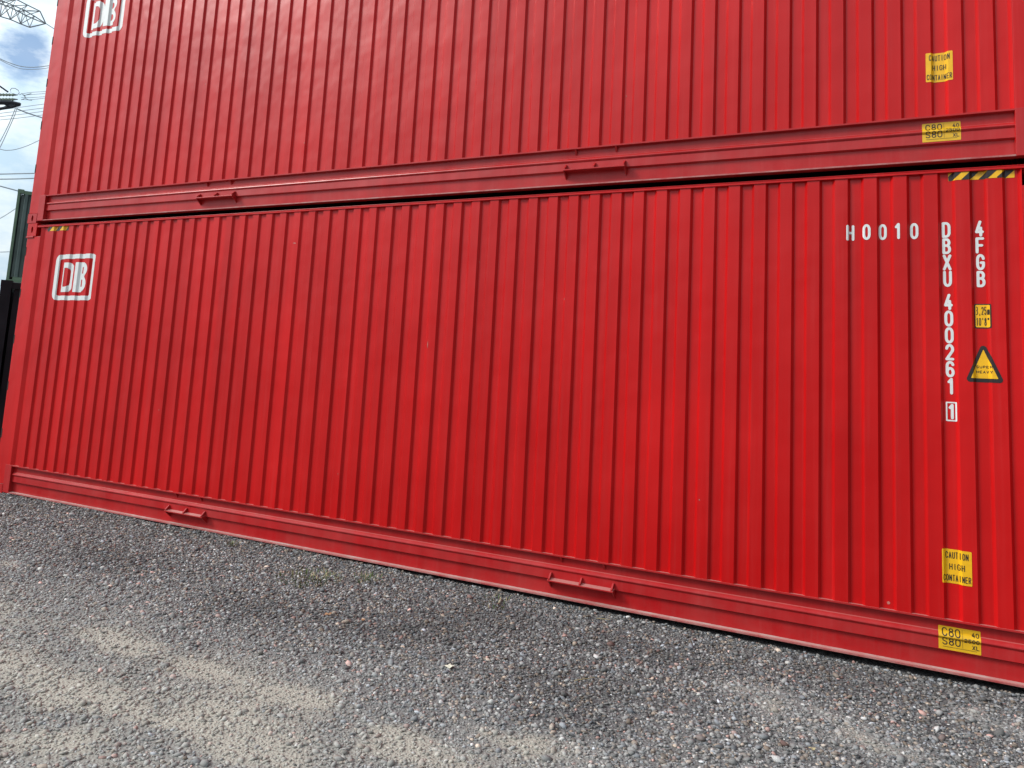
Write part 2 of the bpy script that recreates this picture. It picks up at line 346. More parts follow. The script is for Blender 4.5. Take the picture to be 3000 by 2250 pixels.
def build_container(name, label, marks, dx=0.0):
    root = empty(name); tag(root, label, 'shipping container', 'red containers stacked along the yard')
    TOPZ = HT - 0.0225
    # front and back corrugated sheets
    sm = corrugated_mesh('side_panel', PX, HR - 0.002, TOPZ + 0.002, RED)
    s0 = sm.obj('side_panel', RED, root)
    s1 = s0.copy(); link(s1, root); s1.matrix_local = Matrix.Translation((XL+XR, DEP, 0)) @ Matrix.Rotation(math.pi, 4, 'Z')
    # bottom rails
    rb = MB().prism_x([(y, z) for y, z in RAIL] + [(0.075, 0.0), (0.075, HR)], -0.405, 9.513)
    r0 = rb.obj('bottom_rail', REDR, root)
    gm0 = MB().prism_x([(0.001, 0.3035), (0.0375, 0.3035), (0.0375, 0.258)], -0.007, 0.007).mesh('gusset', REDR)
    for bx in (2.465, 6.660):
        for k in (-0.172, 0.172):
            link(bpy.data.objects.new('gusset', gm0), r0).location = (bx+k, 0, 0)
    lipm = MB().prism_x([(-0.0022, -0.001), (-0.0022, 0.0096), (0.040, 0.0142), (0.040, 0.0116), (0.0, 0.0086), (0.0, -0.001)], -0.404, 9.512)
    lipm.obj('bottom_flange', LIP, r0)
    r1 = r0.copy(); link(r1, root); r1.matrix_local = Matrix.Translation((XL+XR, DEP, 0)) @ Matrix.Rotation(math.pi, 4, 'Z')
    # end plates of the rail
    for x0, x1 in ((-0.520, -0.4055), (9.5135, 9.590)):
        MB().box(x0, x1, -0.003, 0.07, 0.0, HR + 0.001).obj('rail_end_plate', REDR, root, bevel=0.002)
    # top rails
    tr = MB().prism_x([(-0.0045, TOPZ), (-0.0045, HT - 0.006), (-0.0075, HT - 0.005), (-0.0075, HT), (0.06, HT), (0.06, TOPZ)], -0.510, 9.610)
    t0 = tr.obj('top_rail', RED, root, bevel=0.0015)
    t1 = t0.copy(); link(t1, root); t1.matrix_local = Matrix.Translation((XL+XR, DEP, 0)) @ Matrix.Rotation(math.pi, 4, 'Z')
    # corner posts and castings
    for xa, xb, s in ((XL, -0.4365, 1), (9.5125, XR, -1)):
        for y0, y1 in ((0.0, 0.12), (DEP-0.12, DEP)):
            MB().box(xa, xb, y0, y1, 0.095, 3.054).obj('corner_post', RED, root, bevel=0.004)
    for xa, xb in ((XL - 0.006, -0.5215), (9.6115, XR + 0.006)):
        for y0, y1 in ((-0.006, 0.156), (DEP + 0.006, DEP - 0.156)):
            casting(xa, xb, y0, y1, -0.026, 0.092, 1).obj('corner_casting', REDR, root, bevel=0.0)
            casting(xa, xb, y0, y1, 3.060, 3.2185, 1).obj('corner_casting', RED, root, bevel=0.0)
    MB().box(XL - 0.012, -0.560, -0.012, 0.10, 3.038, 3.058).obj('casting_flange', REDR, root, bevel=0.004)
    # roof, floor and ends
    m = MB().box(-0.50, 9.60, 0.062, DEP-0.062, HT-0.035, HT-0.024)
    for k in range(50):
        x = -0.40 + k*0.2; m.box(x, x+0.09, 0.12, DEP-0.12, HT-0.023, HT-0.012)
    m.obj('roof', RED, root)
    MB().box(-0.40, 9.51, 0.077, DEP-0.077, 0.16, 0.30).obj('floor', HOLE, root)
    for xa, xb in ((XL + 0.03, XL + 0.07), (XR - 0.07, XR - 0.03)):
        m = MB().box(xa, xb, 0.122, DEP-0.122, 0.10, HT-0.04)
        for k in range(9):
            y = 0.20 + k*0.245; m.box(xa - 0.02, xb + 0.02, y, y + 0.10, 0.14, HT-0.08)
        m.obj('end_panel', RED, root)
        MB().box(xa - .024, xb + .024, 0.158, DEP-0.158, HT-0.036, 3.2165).obj('end_header', RED, root)
        MB().box(xa - .024, xb + .024, 0.158, DEP-0.158, -0.024, 0.098).obj('end_sill', REDR, root)
    for z in (0.62, 1.18, 1.74, 2.30, 2.82):
        MB().box(XL - 0.002, XL + 0.016, -0.002, 0.03, z, z + 0.105).obj('hinge_slot', HOLE, root)
    pl, fin, low = bracket_meshes(); pm = pl.mesh('lashing_bracket', REDR, bevel=0.0015); fm = fin.mesh('bracket_fin', REDR); lm = low.mesh('bracket_gusset', REDR)
    for bx in (2.465, 6.660):
        b = link(bpy.data.objects.new('lashing_bracket', pm), root); b.location = (bx, 0, 0)
        for k in (-0.250, 0.0, 0.250): link(bpy.data.objects.new('bracket_fin', fm), b).location = (k, 0, 0)
        for k in (-0.256, 0.256): link(bpy.data.objects.new('bracket_gusset', lm), b).location = (k, 0, 0)
    # ---- markings
    ms = marks['dx']
    sheet('logo', logo_sdf(-0.076 + ms, 2.273 + marks['lz']), -0.09+ms, 0.64+ms, 2.26, 2.86, WHITE, root, step=0.0065)
    cx, cz = 9.1165 + ms, 0.6365 + marks['cz']
    st = sheet('height_warning_sticker', lambda a, b: d_fill(a, b, rrect(cx-.0795, cx+.0795, cz-.103, cz+.103, .004)), cx-.085, cx+.085, cz-.11, cz+.11, YEL, root)
    it = text('CAUTION', cx+.001, cz+.067, .122, .041, .0042) + text('HIGH', cx+.001, cz-.002, .082, .038, .0044) + text('CONTAINER', cx, cz-.070, .148, .039, .0040)
    sheet('sticker_lettering', sdf_strokes(it), cx-.08, cx+.08, cz-.10, cz+.10, BLK, st, lift=0.0030, step=0.0022)
    cx, cz = 9.1245 + ms, 0.2005 + marks['kz']
    st = sheet('code_plate_sticker', lambda a, b: d_fill(a, b, rrect(cx-.1125, cx+.1125, cz-.0675, cz+.0675, .003)), cx-.115, cx+.115, cz-.07, cz+.07, YELD, root, rail=True)
    it = text('C80', cx-.044, cz+.036, .098, .046, .0055) + text('S80', cx-.044, cz-.018, .098, .044, .0055)
    it += text('40', cx+.085, cz+.040, .038, .026, .004) + text('2500', cx+.064, cz+.004, .080, .026, .004) + text('XL', cx+.085, cz-.031, .038, .026, .004)
    it += [([[(cx+.016, cz+.060), (cx+.016, cz-.045)]], .001), ([[(cx-.09, cz-.050), (cx+.09, cz-.050)]], .0012)]
    sheet('sticker_lettering', sdf_strokes(it), cx-.11, cx+.11, cz-.066, cz+.066, BLK, st, lift=0.0030, step=0.0022, rail=True)
    chips = [(5.165, 1.905, .006, .034), (3.565, 2.852, .022, .008), (8.735, .352, .010, .018), (6.42, 2.31, .005, .012), (1.93, 1.12, .006, .010), (7.53, .86, .005, .009), (4.31, .71, .005, .008), (2.9, 2.2, .004, .012), (5.62, 2.63, .008, .004)]
    if not marks['full']: chips = [(2.13, 1.42, .010, .006), (4.9, 1.9, .005, .014), (6.9, .72, .005, .009), (8.2, 1.45, .007, .005), (3.6, .62, .005, .011)]
    for k, (hx, hz, hw, hh) in enumerate(chips):
        rr = random.Random(k + 50*marks['full']); pts = [(hx + hw*rr.uniform(.45, 1.1)*math.cos(a), hz + hh*rr.uniform(.45, 1.1)*math.sin(a)) for a in [R(40*j) for j in range(9)]]
        sheet('paint_chip', lambda a, b: d_fill(a, b, pts), hx-2*hw, hx+2*hw, hz-2*hh, hz+2*hh, CHIP, root, lift=0.0009, step=0.0018)
    if marks['full']:
        T = .0165
        def let(s, cxx, top, w, h=.106): return [glyph(s, cxx - w/2, top - h, w, h, T)]
        def put(ch, cxx, top, w=.050, h=.106):
            sheet('letter' if ch.isalpha() else 'digit', sdf_strokes(let(ch, cxx, top, w, h)), cxx-w/2-.006, cxx+w/2+.006, top-h-.006, top+.006, WHITE, root, step=0.0035)
        for ch, x in (('H', 8.517), ('0', 8.618), ('0', 8.717), ('1', 8.807), ('0', 8.906)): put(ch, x, 2.837, .050, .110)
        for k, ch in enumerate('DBXU'): put(ch, 9.0915 + .001*k, 2.836 - .109*k)
        for k, ch in enumerate('400261'): put(ch, 9.097 + .0008*k, 2.357 - .1093*k)
        for k, ch in enumerate('4FGB'): put(ch, 9.278 + .001*k, 2.838 - .1105*k, .049)
        bx = (9.0725, 9.1335, 1.534, 1.657)
        def boxed(a, b):
            d = np.maximum(d_fill(a, b, rrect(bx[0], bx[1], bx[2], bx[3], .004)), -d_fill(a, b, rrect(bx[0]+.0085, bx[1]-.0085, bx[2]+.0085, bx[3]-.0085, .002)))
            return np.minimum(d, sdf_strokes(let('1', 9.1035, 1.6445, .046, .098))(a, b))
        sheet('digit', boxed, 9.068, 9.138, 1.529, 1.662, WHITE, root, step=0.0035)
        # clearance height plate
        x0, x1, z0, z1 = 9.239, 9.330, 2.134, 2.292
        st = sheet('height_plate_sticker', lambda a, b: d_fill(a, b, rrect(x0, x1, z0, z1, .010)), x0-.005, x1+.005, z0-.005, z1+.005, BLK, root)
        sheet('sticker_face', lambda a, b: d_fill(a, b, rrect(x0+.007, x1-.007, z0+.007, z1-.007, .007)), x0, x1, z0, z1, YEL, st, lift=0.0026)
        it = text('3,25m', (x0+x1)/2, 2.247, .074, .052, .0040, .25) + text('10\'8"', (x0+x1)/2, 2.176, .072, .052, .0040, .25)
        sheet('sticker_lettering', sdf_strokes(it), x0+.002, x1-.002, z0+.008, z1-.008, BLK, st, lift=0.0038, step=0.0022)
        # super heavy triangle
        tri = [(9.2845, 2.004), (9.208, 1.810), (9.364, 1.810)]; tin = [(9.2845, 1.997), (9.2135, 1.8165), (9.3575, 1.8165)]
        st = sheet('warning_triangle_sticker', lambda a, b: d_fill(a, b, tri) - .019, 9.18, 9.39, 1.785, 2.03, BLK, root)
        sheet('sticker_face', lambda a, b: d_fill(a, b, tin) - .001, 9.20, 9.37, 1.805, 2.01, YEL, st, lift=0.0026)
        it = text('SUPER', 9.287, 1.888, .086, .017, .0028, .3) + text('HEAVY', 9.287, 1.856, .086, .017, .0028, .3)
        sheet('sticker_lettering', sdf_strokes(it), 9.23, 9.34, 1.84, 1.90, BLK, st, lift=0.0038, step=0.0022)
        # hazard tapes under the top rail
        for x0, x1, w in ((-0.345, 0.050, .186), (9.108, 9.477, .0985)):
            z0, z1 = 3.113, 3.1655
            tp = sheet('hazard_tape', lambda a, b: d_fill(a, b, [(x0,z0),(x1,z0),(x1,z1),(x0,z1)]), x0-.004, x1+.004, z0-.004, z1+.004, YEL, root)
            def stripes(a, b):
                ph = np.mod((a - (b-z0)*1.0 - x0 + .030), w)
                return np.maximum(np.abs(ph - w*.27) - w*.27, d_fill(a, b, [(x0+.001,z0+.0008),(x1-.001,z0+.0008),(x1-.001,z1-.0008),(x0+.001,z1-.0008)]))
            sheet('tape_stripe', stripes, x0, x1, z0, z1, BLK, tp, lift=0.0028, step=0.0032)
    return root

lower = build_container('shipping_container', 'bottom red corrugated container resting on the gravel, with white numbers down its right end',
                        {'dx': 0.0, 'cz': 0.0, 'kz': 0.0, 'lz': 0.0, 'full': True})
upper = build_container('shipping_container', 'top red corrugated container stacked on another, cut off by the upper edge of the picture',
                        {'dx': -0.024, 'cz': 0.024, 'kz': 0.008, 'lz': 0.022, 'full': False})
lower.location = (0, 0, 0); upper.location = (-0.027, 0, 3.25)

# ------------------------------------------------------------------ ground and gravel
TAN = [(4.53,-2.92,.26),(4.63,-2.42,.21),(5.2,-2.43,.16),(5.09,-2.96,.18),(5.71,-2.73,.21),(5.51,-2.99,.18),(5.42,-3.36,.17),(5.95,-2.39,.21),(6.81,-2.47,.25),(6.14,-2.94,.2),(7.2,-2.14,.18),(7.92,-.9,.17),(8.21,-.99,.2),(8.51,-1.08,.21),(9.22,-.47,.21),(8.77,-1.25,.18),(2.56,-1.76,.15),(3.4,-2.6,.3),(4.2,-3.6,.4),(6.3,-3.7,.5),(8.0,-2.6,.4),(10.3,-1.2,.4)]
DARK = [(7.09,-1.41,.34),(5.75,-1.16,.46),(7.34,-.59,.37),(8.54,-.37,.34),(4.8,-1.4,.28),(7.32,-1.81,.16),(2.96,-1.16,.32),(6.3,-.6,.5)]
def vnoise(x, y, s, seed):
    r = np.random.default_rng(seed).random((256, 256)); u = x*s + 1000; v = y*s + 1000
    i = np.floor(u).astype(int); j = np.floor(v).astype(int); fu = u-i; fv = v-j; fu = fu*fu*(3-2*fu); fv = fv*fv*(3-2*fv)
    g = lambda a, b: r[a % 256, b % 256]
    return (g(i,j)*(1-fu)+g(i+1,j)*fu)*(1-fv) + (g(i,j+1)*(1-fu)+g(i+1,j+1)*fu)*fv
def fbm(x, y, s, seed, o=4):
    t = 0; a = 0.5; n = 0
    for k in range(o): t = t + a*vnoise(x, y, s*2**k, seed+k); n += a; a *= .55
    return t/n
def dust(x, y):
    wx = x + .35*(fbm(x, y, 1.6, 5)-.5); wy = y + .35*(fbm(x, y, 1.6, 15)-.5)
    t = np.zeros_like(x)
    for cx, cy, r in TAN:
        # tyre-worn blotches stretched along the driving direction
        c, s_ = math.cos(.06), math.sin(.06); a = (wx-cx)*c + (wy-cy)*s_; b = -(wx-cx)*s_ + (wy-cy)*c
        t = t + np.exp(-((a/(1.35*r))**2 + (b/(.62*r))**2))
    d = np.zeros_like(x)
    for cx, cy, r in DARK: d = d + np.exp(-(((wx-cx)/(1.2*r))**2 + ((wy-cy)/(.75*r))**2))
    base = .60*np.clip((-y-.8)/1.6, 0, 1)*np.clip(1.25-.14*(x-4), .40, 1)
    return np.clip(.74*np.clip(t, 0, 1.0)*(-.1+1.7*fbm(x, y, 7, 31)) + base*(.4+1.2*fbm(x, y, 2.2, 41)) - .45*d, 0, 1)
def ground_z(x, y):
    slope = np.interp(x, [-3, -.7, 1, 4, 9.45, 9.9, 14], [-.01, -.022, -.012, -.026, -.056, -.034, -.05])
    return slope + .014*np.exp(-(y/.05)**2)*np.clip(fbm(x, y, 2.6, 91)*2.2-.7, 0, 1)*np.clip(6-x, 0, 1) + .020*(fbm(x, y, .9, 71)-.5) + .010*(fbm(x, y, 4.5, 81)-.5) - .004*np.clip(y, 0, 2)
def axis(a, b, step, far):
    inner = list(np.arange(a, b, step)); o = []; s = step; x = inner[-1]
    while x < far: s *= 1.5; x += s; o.append(x)
    q = []; s = step; x = inner[0]
    while x > -far: s *= 1.5; x -= s; q.append(x)
    return np.array(q[::-1] + inner + o)
gxs = axis(-3.5, 12.5, .05, 900); gys = axis(-7.0, 1.2, .05, 900)
GX, GY = np.meshgrid(gxs, gys, indexing='ij')
near = ((GX > -6) & (GX < 16) & (GY > -10) & (GY < 4))
GZ = np.where(near, ground_z(np.clip(GX, -6, 16), np.clip(GY, -10, 4)), -.05)
nx, ny = GX.shape
me = bpy.data.meshes.new('ground')
idx = np.arange(nx*ny).reshape(nx, ny)
quads = np.stack([idx[:-1,:-1], idx[1:,:-1], idx[1:,1:], idx[:-1,1:]], -1).reshape(-1, 4)
def fast_mesh(me, V, F):
    k = F.shape[1]
    me.vertices.add(len(V)); me.vertices.foreach_set('co', np.ascontiguousarray(V, np.float32).ravel())
    me.loops.add(F.size); me.loops.foreach_set('vertex_index', np.ascontiguousarray(F, np.int32).ravel())
    me.polygons.add(len(F)); me.polygons.foreach_set('loop_start', np.arange(0, F.size, k, dtype=np.int32))
    me.update(calc_edges=True); me.validate()
fast_mesh(me, np.stack([GX, GY, GZ], -1).reshape(-1, 3), quads)
me.polygons.foreach_set('use_smooth', [True]*len(me.polygons))
at = me.attributes.new('dust', 'FLOAT', 'POINT'); at.data.foreach_set('value', np.where(near, dust(np.clip(GX,-6,16), np.clip(GY,-10,4)), .35).astype(np.float32).ravel())
def ground_b(t, p):
    l = t.links.new; oi = nd(t, 'ShaderNodeTexCoord'); a = nd(t, 'ShaderNodeAttribute', attribute_name='dust')
    v = nd(t, 'ShaderNodeTexVoronoi', Scale=70); l(oi.outputs['Object'], v.inputs['Vector'])
    n = nd(t, 'ShaderNodeTexNoise', Scale=160, Detail=6, Roughness=.7); l(oi.outputs['Object'], n.inputs['Vector'])
    k = nd(t, 'ShaderNodeSeparateColor'); l(v.outputs['Color'], k.inputs[0])
    g1 = mixc(t, k.outputs[0], (.045, .043, .045), (.17, .165, .165))
    g2 = mixc(t, n.outputs['Fac'], (.255, .235, .20), (.46, .425, .365))
    g3 = mixc(t, n.outputs['Fac'], (.20, .195, .185), (.37, .36, .34))
    g23 = mixc(t, ramp(t, a.outputs['Fac'], .45, .85), g3, g2)
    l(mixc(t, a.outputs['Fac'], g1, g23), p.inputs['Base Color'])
    b = nd(t, 'ShaderNodeBump', Strength=.8, Distance=.008); l(v.outputs['Distance'], b.inputs['Height'])
    b2 = nd(t, 'ShaderNodeBump', Strength=.5, Distance=.003); l(n.outputs['Fac'], b2.inputs['Height']); l(b.outputs['Normal'], b2.inputs['Normal']); l(b2.outputs['Normal'], p.inputs['Normal'])
GROUND = mat('gravel_ground', (.12, .12, .12), .95, build=ground_b, spec=.2)
me.materials.append(GROUND)
tag(link(bpy.data.objects.new('ground', me)), kind='structure')

# loose crushed stone, one mesh of many small angular stones
t_ = (1+5**.5)/2
IV = np.array([(-1,t_,0),(1,t_,0),(-1,-t_,0),(1,-t_,0),(0,-1,t_),(0,1,t_),(0,-1,-t_),(0,1,-t_),(t_,0,-1),(t_,0,1),(-t_,0,-1),(-t_,0,1)])/math.hypot(1, t_)
IF = np.array([(0,11,5),(0,5,1),(0,1,7),(0,7,10),(0,10,11),(1,5,9),(5,11,4),(11,10,2),(10,7,6),(7,1,8),(3,9,4),(3,4,2),(3,2,6),(3,6,8),(3,8,9),(4,9,5),(2,4,11),(6,2,10),(8,6,7),(9,8,1)])
def stones(n, poly, seed, smin, smax, mu, thin=1.0):
    r = np.random.default_rng(seed); P = np.array(poly); lo = P.min(0); hi = P.max(0); out = np.zeros((0, 2))
    while len(out) < n:
        q = lo + r.random((n*2, 2))*(hi-lo); ins = np.zeros(len(q), bool)
        for i in range(len(P)):
            a, b = P[i], P[(i+1) % len(P)]
            ins ^= ((a[1] > q[:,1]) != (b[1] > q[:,1])) & (q[:,0] < (b[0]-a[0])*(q[:,1]-a[1])/(b[1]-a[1]+1e-12)+a[0])
        q = q[ins]; d = dust(q[:,0], q[:,1]); q = q[r.random(len(q)) > thin*.42*np.clip(d*1.6-.6, 0, 1)]; out = np.concatenate([out, q])
    return out[:n], np.clip(np.exp(r.normal(math.log(mu), .38, n)), smin, smax), r
def build_stones(name, n, poly, seed, smin, smax, mu):
    xy, s, r = stones(n, poly, seed, smin, smax, mu); x, y = xy.T; d = dust(x, y)
    variants = [IV*(1 + r.uniform(-.28, .22, (12, 1))) for _ in range(14)]
    vi = r.integers(0, 14, n); B = np.stack(variants)[vi]
    B = B*np.stack([s*r.uniform(.9, 1.5, n), s*r.uniform(.7, 1.0, n), s*r.uniform(.35, .75, n)], -1)[:, None, :]
    a = r.uniform(0, 2*math.pi, n); tl = r.normal(0, .30, n)
    ct, st = np.cos(tl)[:, None], np.sin(tl)[:, None]; yv = B[:,:,1]*ct - B[:,:,2]*st; zv = B[:,:,1]*st + B[:,:,2]*ct
    tl = r.normal(0, .30, n); ct, st = np.cos(tl)[:, None], np.sin(tl)[:, None]; xv = B[:,:,0]*ct + zv*st; zv = -B[:,:,0]*st + zv*ct
    ca, sa = np.cos(a)[:, None], np.sin(a)[:, None]
    V = np.stack([xv*ca - yv*sa + x[:, None], xv*sa + yv*ca + y[:, None], zv + (ground_z(x, y) + s*(.12 - .14*d + r.uniform(-.15, .40, n)*(1-.6*d)))[:, None]], -1)
    # stones do not stand in the steel of the rail
    F = (IF[None] + (np.arange(n)*12)[:, None, None]).reshape(-1, 3)
    me = bpy.data.meshes.new(name); fast_mesh(me, V.reshape(-1, 3), F)
    g = np.exp(r.normal(math.log(.185), .46, n)); c = np.stack([g*1.03, g*.985, g*.955], -1)
    hue = r.random(n); br = hue < .16; c[br] *= np.array([1.22, 1.0, .82]); bl = (hue > .16) & (hue < .36); c[bl] *= np.array([.93, 1.0, 1.10])
    pk = (hue > .95); c[pk] *= np.array([1.5, .95, .85]); w = r.random(n) < .015; c[w] = r.uniform(.38, .60, (int(w.sum()), 1))*np.array([1, .96, .90])
    dd = (np.clip(d*.80 + r.normal(0, .18, n), 0, .9))[:, None]; c = c*(1-dd) + (np.array([.365, .358, .345]) + (np.array([.41, .378, .33]) - np.array([.365, .358, .345]))*np.clip((d-.45)/.4, 0, 1)[:, None])*dd*r.uniform(.7, 1.15, (n, 1)); dk = np.zeros(n)
    for cx, cy, rr in DARK: dk = dk + np.exp(-(((x-cx)/(1.3*rr))**2 + ((y-cy)/(.8*rr))**2))
    dk = np.clip(dk, 0, 1)*(.4+1.1*fbm(x, y, 3.0, 61)) + .45*np.exp(-((y+.12)/.22)**2)          # darker stones in patches and in a band along the rail
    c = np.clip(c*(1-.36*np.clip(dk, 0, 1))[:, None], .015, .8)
    ca_ = me.color_attributes.new('tint', 'FLOAT_COLOR', 'POINT')
    ca_.data.foreach_set('color', np.concatenate([np.repeat(c, 12, 0), np.ones((n*12, 1))], 1).astype(np.float32).ravel())
    me.materials.append(STONE)
    return link(bpy.data.objects.new(name, me))
def stone_b(t, p):
    l = t.links.new; a = nd(t, 'ShaderNodeAttribute', attribute_name='tint'); oi = nd(t, 'ShaderNodeTexCoord')
    n = nd(t, 'ShaderNodeTexNoise', Scale=220, Detail=3); l(oi.outputs['Object'], n.inputs['Vector'])
    m = nd(t, 'ShaderNodeMix', data_type='RGBA', blend_type='MULTIPLY'); m.inputs[0].default_value = .6
    l(a.outputs['Color'], m.inputs['A']); l(ramp(t, n.outputs['Fac'], .25, .7, (.55, .55, .55, 1), (1.25, 1.25, 1.25, 1)), m.inputs['B']); l(m.outputs['Result'], p.inputs['Base Color'])
STONE = mat('crushed_stone', (.15, .15, .15), .85, build=stone_b, spec=.3)
VIEW = [(-1.2, .03), (-1.0, -.9), (5.2, -4.3), (6.4, -4.0), (10.3, -1.3), (10.3, .03)]
g1 = build_stones('gravel', 118000, VIEW, 3, .0040, .024, .0078)
tag(g1, 'grey crushed stone gravel covering the yard', 'gravel', kind='stuff')

# ------------------------------------------------------------------ things lying and growing on the gravel
LEAF_G = mat('weed_green', (.09, .13, .035), .6, build=vinyl((.10, .14, .035), .35))
STRAW = mat('dry_straw', (.42, .33, .17), .7, build=vinyl((.45, .36, .19), .3))
PALE = mat('pale_leaf', (.62, .58, .45), .7, build=vinyl((.66, .62, .5), .25))
BROWN = mat('brown_leaf', (.30, .15, .07), .7, build=vinyl((.34, .17, .08), .4))
DARKW = mat('dark_twig', (.03, .025, .02), .8, build=vinyl((.03, .025, .02), .3))
def gz(x, y): return float(ground_z(np.array([x]), np.array([y]))[0])
def weed(x, y, label, n, rad, h, seed):
    r = random.Random(seed); root = empty('weed', (x, y, gz(x, y) + .004)); tag(root, label, 'weed', 'weeds growing through the gravel')
    for nm, m_, cnt in (('green_blade', LEAF_G, n), ('dry_blade', STRAW, n//4)):
        b = MB()
        for k in range(cnt):
            a = r.uniform(0, 2*math.pi); d = rad*r.random()**.7; px, py = d*math.cos(a), d*math.sin(a); hh = h*r.uniform(.4, 1.1); ln = hh*r.uniform(.2, 1.0); w = r.uniform(.0018, .0042)
            dx, dy = math.cos(a+r.uniform(-1, 1)), math.sin(a+r.uniform(-1, 1)); pts = [(px, py, 0), (px+dx*ln*.35, py+dy*ln*.35, hh*.7), (px+dx*ln, py+dy*ln, hh)]
            v = []
            for q, ww in zip(pts, (w, w*.8, w*.1)): v += [(q[0]-dy*ww, q[1]+dx*ww, q[2]), (q[0]+dy*ww, q[1]-dx*ww, q[2])]
            b.add(v, [(0,1,3,2),(2,3,5,4)])
        b.obj(nm, m_, root)
weed(4.62, -.66, 'widest tuft of green weeds on the gravel in front of the bottom red container', 170, .26, .040, 1)
weed(4.98, -.385, 'small green weed tuft close to the red bottom rail, right of the wider tuft', 60, .14, .038, 2)
weed(3.31, -.20, 'short green sprig against the red bottom rail, right of the farther lashing bracket', 30, .07, .045, 3)
weed(6.1, -.30, 'sparse low weeds on dark gravel below the nearer lashing bracket', 40, .16, .035, 4)
def leaf(name, x, y, s, m_, label, seed, cat='leaf'):
    r = random.Random(seed); b = MB(); n = 9; top = []; z0 = gz(x, y) + .016
    for k in range(n):
        a = 2*math.pi*k/n; q = s*(.55 + .5*r.random()); top.append((x + q*math.cos(a), y + .8*q*math.sin(a), z0 + r.uniform(-.3, .7)*s*.6))
    c = (x, y, z0 + s*.25); v = [c] + top + [(p[0], p[1], p[2]-.0012) for p in [c] + top]
    b.add(v, [(0, 1+k, 1+(k+1) % n) for k in range(n)] + [(n+1, n+2+(k+1) % n, n+2+k) for k in range(n)] + [(1+k, n+2+k, n+2+(k+1) % n, 1+(k+1) % n) for k in range(n)])
    tag(b.obj(name, m_), label, cat)
leaf('pale_leaf', 6.437, -1.585, .035, PALE, 'crumpled whitish leaf lying alone on dark gravel', 3)
leaf('dry_leaf', 5.295, -1.27, .028, BROWN, 'orange brown dry leaf on gravel left of the whitish leaf', 5)
leaf('dry_leaf', 8.374, -1.467, .022, STRAW, 'tan curled leaf on gravel in the lower right corner', 8)
leaf('dry_leaf', 5.55, -1.22, .018, BROWN, 'small reddish leaf fragment on gravel just right of the orange leaf', 9)
def stick(name, p, q, rad, m_, label, cat, bend=.0):
    pts = []
    for k in range(6):
        t = k/5; x = p[0]+(q[0]-p[0])*t; y = p[1]+(q[1]-p[1])*t; pts.append((x + bend*math.sin(t*3.14), y, gz(x, y) + .018 + bend*math.sin(t*3.14)))
    tag(MB().tube(pts, [rad, rad, rad*.95, rad*.9, rad*.75, rad*.5], 5).obj(name, m_), label, cat)
stick('straw', (7.12, -1.36), (7.20, -1.24), .0028, STRAW, 'straight straw stalk on gravel below the nearer bracket', 'straw')
stick('twig', (7.40, -.655), (7.455, -.60), .004, DARKW, 'short black curved twig standing out of the gravel', 'twig', .02)
stick('straw', (6.86, -.20), (6.95, -.165), .003, STRAW, 'pale straw close to the red bottom rail under the nearer bracket', 'straw')
stick('twig', (5.02, -2.46), (5.07, -2.44), .0035, DARKW, 'dark twig on the sandy patch in the lower left', 'twig', .006)

# ------------------------------------------------------------------ dark containers beyond the left end
def dark_paint(c):
    def b(t, p):
        oi = nd(t, 'ShaderNodeTexCoord'); d = nd(t, 'ShaderNodeTexNoise', Scale=1.6, Detail=7); t.links.new(oi.outputs['Object'], d.inputs['Vector'])
        t.links.new(mixc(t, ramp(t, d.outputs['Fac'], .35, .7), c, tuple(x*1.6+.01 for x in c)), p.inputs['Base Color'])
    return b
GREEN = mat('green_paint', (.03, .07, .055), .45, build=dark_paint((.070, .098, .092)))
GREENP = mat('green_post_paint', (.1, .16, .11), .5, build=dark_paint((.10, .155, .10)))
NAVY = mat('black_paint', (.008, .008, .014), .5, build=dark_paint((.003, .003, .006)), spec=.2)
CONC = mat('platform_concrete', (.3, .3, .29), .9, build=vinyl((.3, .3, .29), .3))
def side_container(name, label, x, y, z, h, length, m_, mp_, pitch=.25, depth=.04, pw=.16):
    # long side faces +x, runs along +y; origin at its near right bottom corner
    root = empty(name, (x, y, z)); tag(root, label, 'shipping container', 'dark containers beyond the red stack')
    n = int((length-.5)/pitch); prof = []
    for k in range(n):
        a = pw + .04 + k*pitch; prof += [(a, -depth), (a + pitch*.36, -depth), (a + pitch*.5, -.006), (a + pitch*.86, -.006)]
    def sheet_mb(sx):
        m = MB(); q = len(prof); m.v = [(xx if sx else -2.44-xx, yy, .20) for yy, xx in prof] + [(xx if sx else -2.44-xx, yy, h-.14) for yy, xx in prof]
        m.f = [(i, i+1, q+i+1, q+i) for i in range(q-1)]; return m
    sheet_mb(True).obj('side_panel', m_, root); sheet_mb(False).obj('side_panel', m_, root)
    for xx in (-.085, -2.43): MB().box(xx, xx+.075, .16, length-.16, h-.14, h-.03).obj('top_rail', mp_, root); 
    for xx in (-.085, -2.43): MB().box(xx, xx+.075, .16, length-.16, .03, .20).obj('bottom_rail', mp_, root)
    for xx in (-.16, -2.44):
        for yy in (0, length-.16):
            MB().box(xx + (0 if xx < -1 else .16-pw), xx + (pw if xx < -1 else .16), yy + (0 if yy < 1 else .16-pw), yy + (pw if yy < 1 else .16), .118, h-.118).obj('corner_post', mp_, root)
            for zz in (0, h-.118): casting(xx, xx+.16, yy-.004, yy+.164, zz, zz+.118, 1).obj('corner_casting', mp_, root)
    for yy in (.03, length-.07):
        e = MB()
        e.box(-2.28, -.16, yy, yy+.04, .05, h-.05)
        for k in range(7): e.box(-2.24+.29*k, -2.10+.29*k, yy-.03, yy+.07, .2, h-.15)
        e.obj('end_panel', m_, root)
    MB().box(-2.28, -.1, .2, length-.2, h-.05, h-.035).obj('roof', m_, root)
    return root
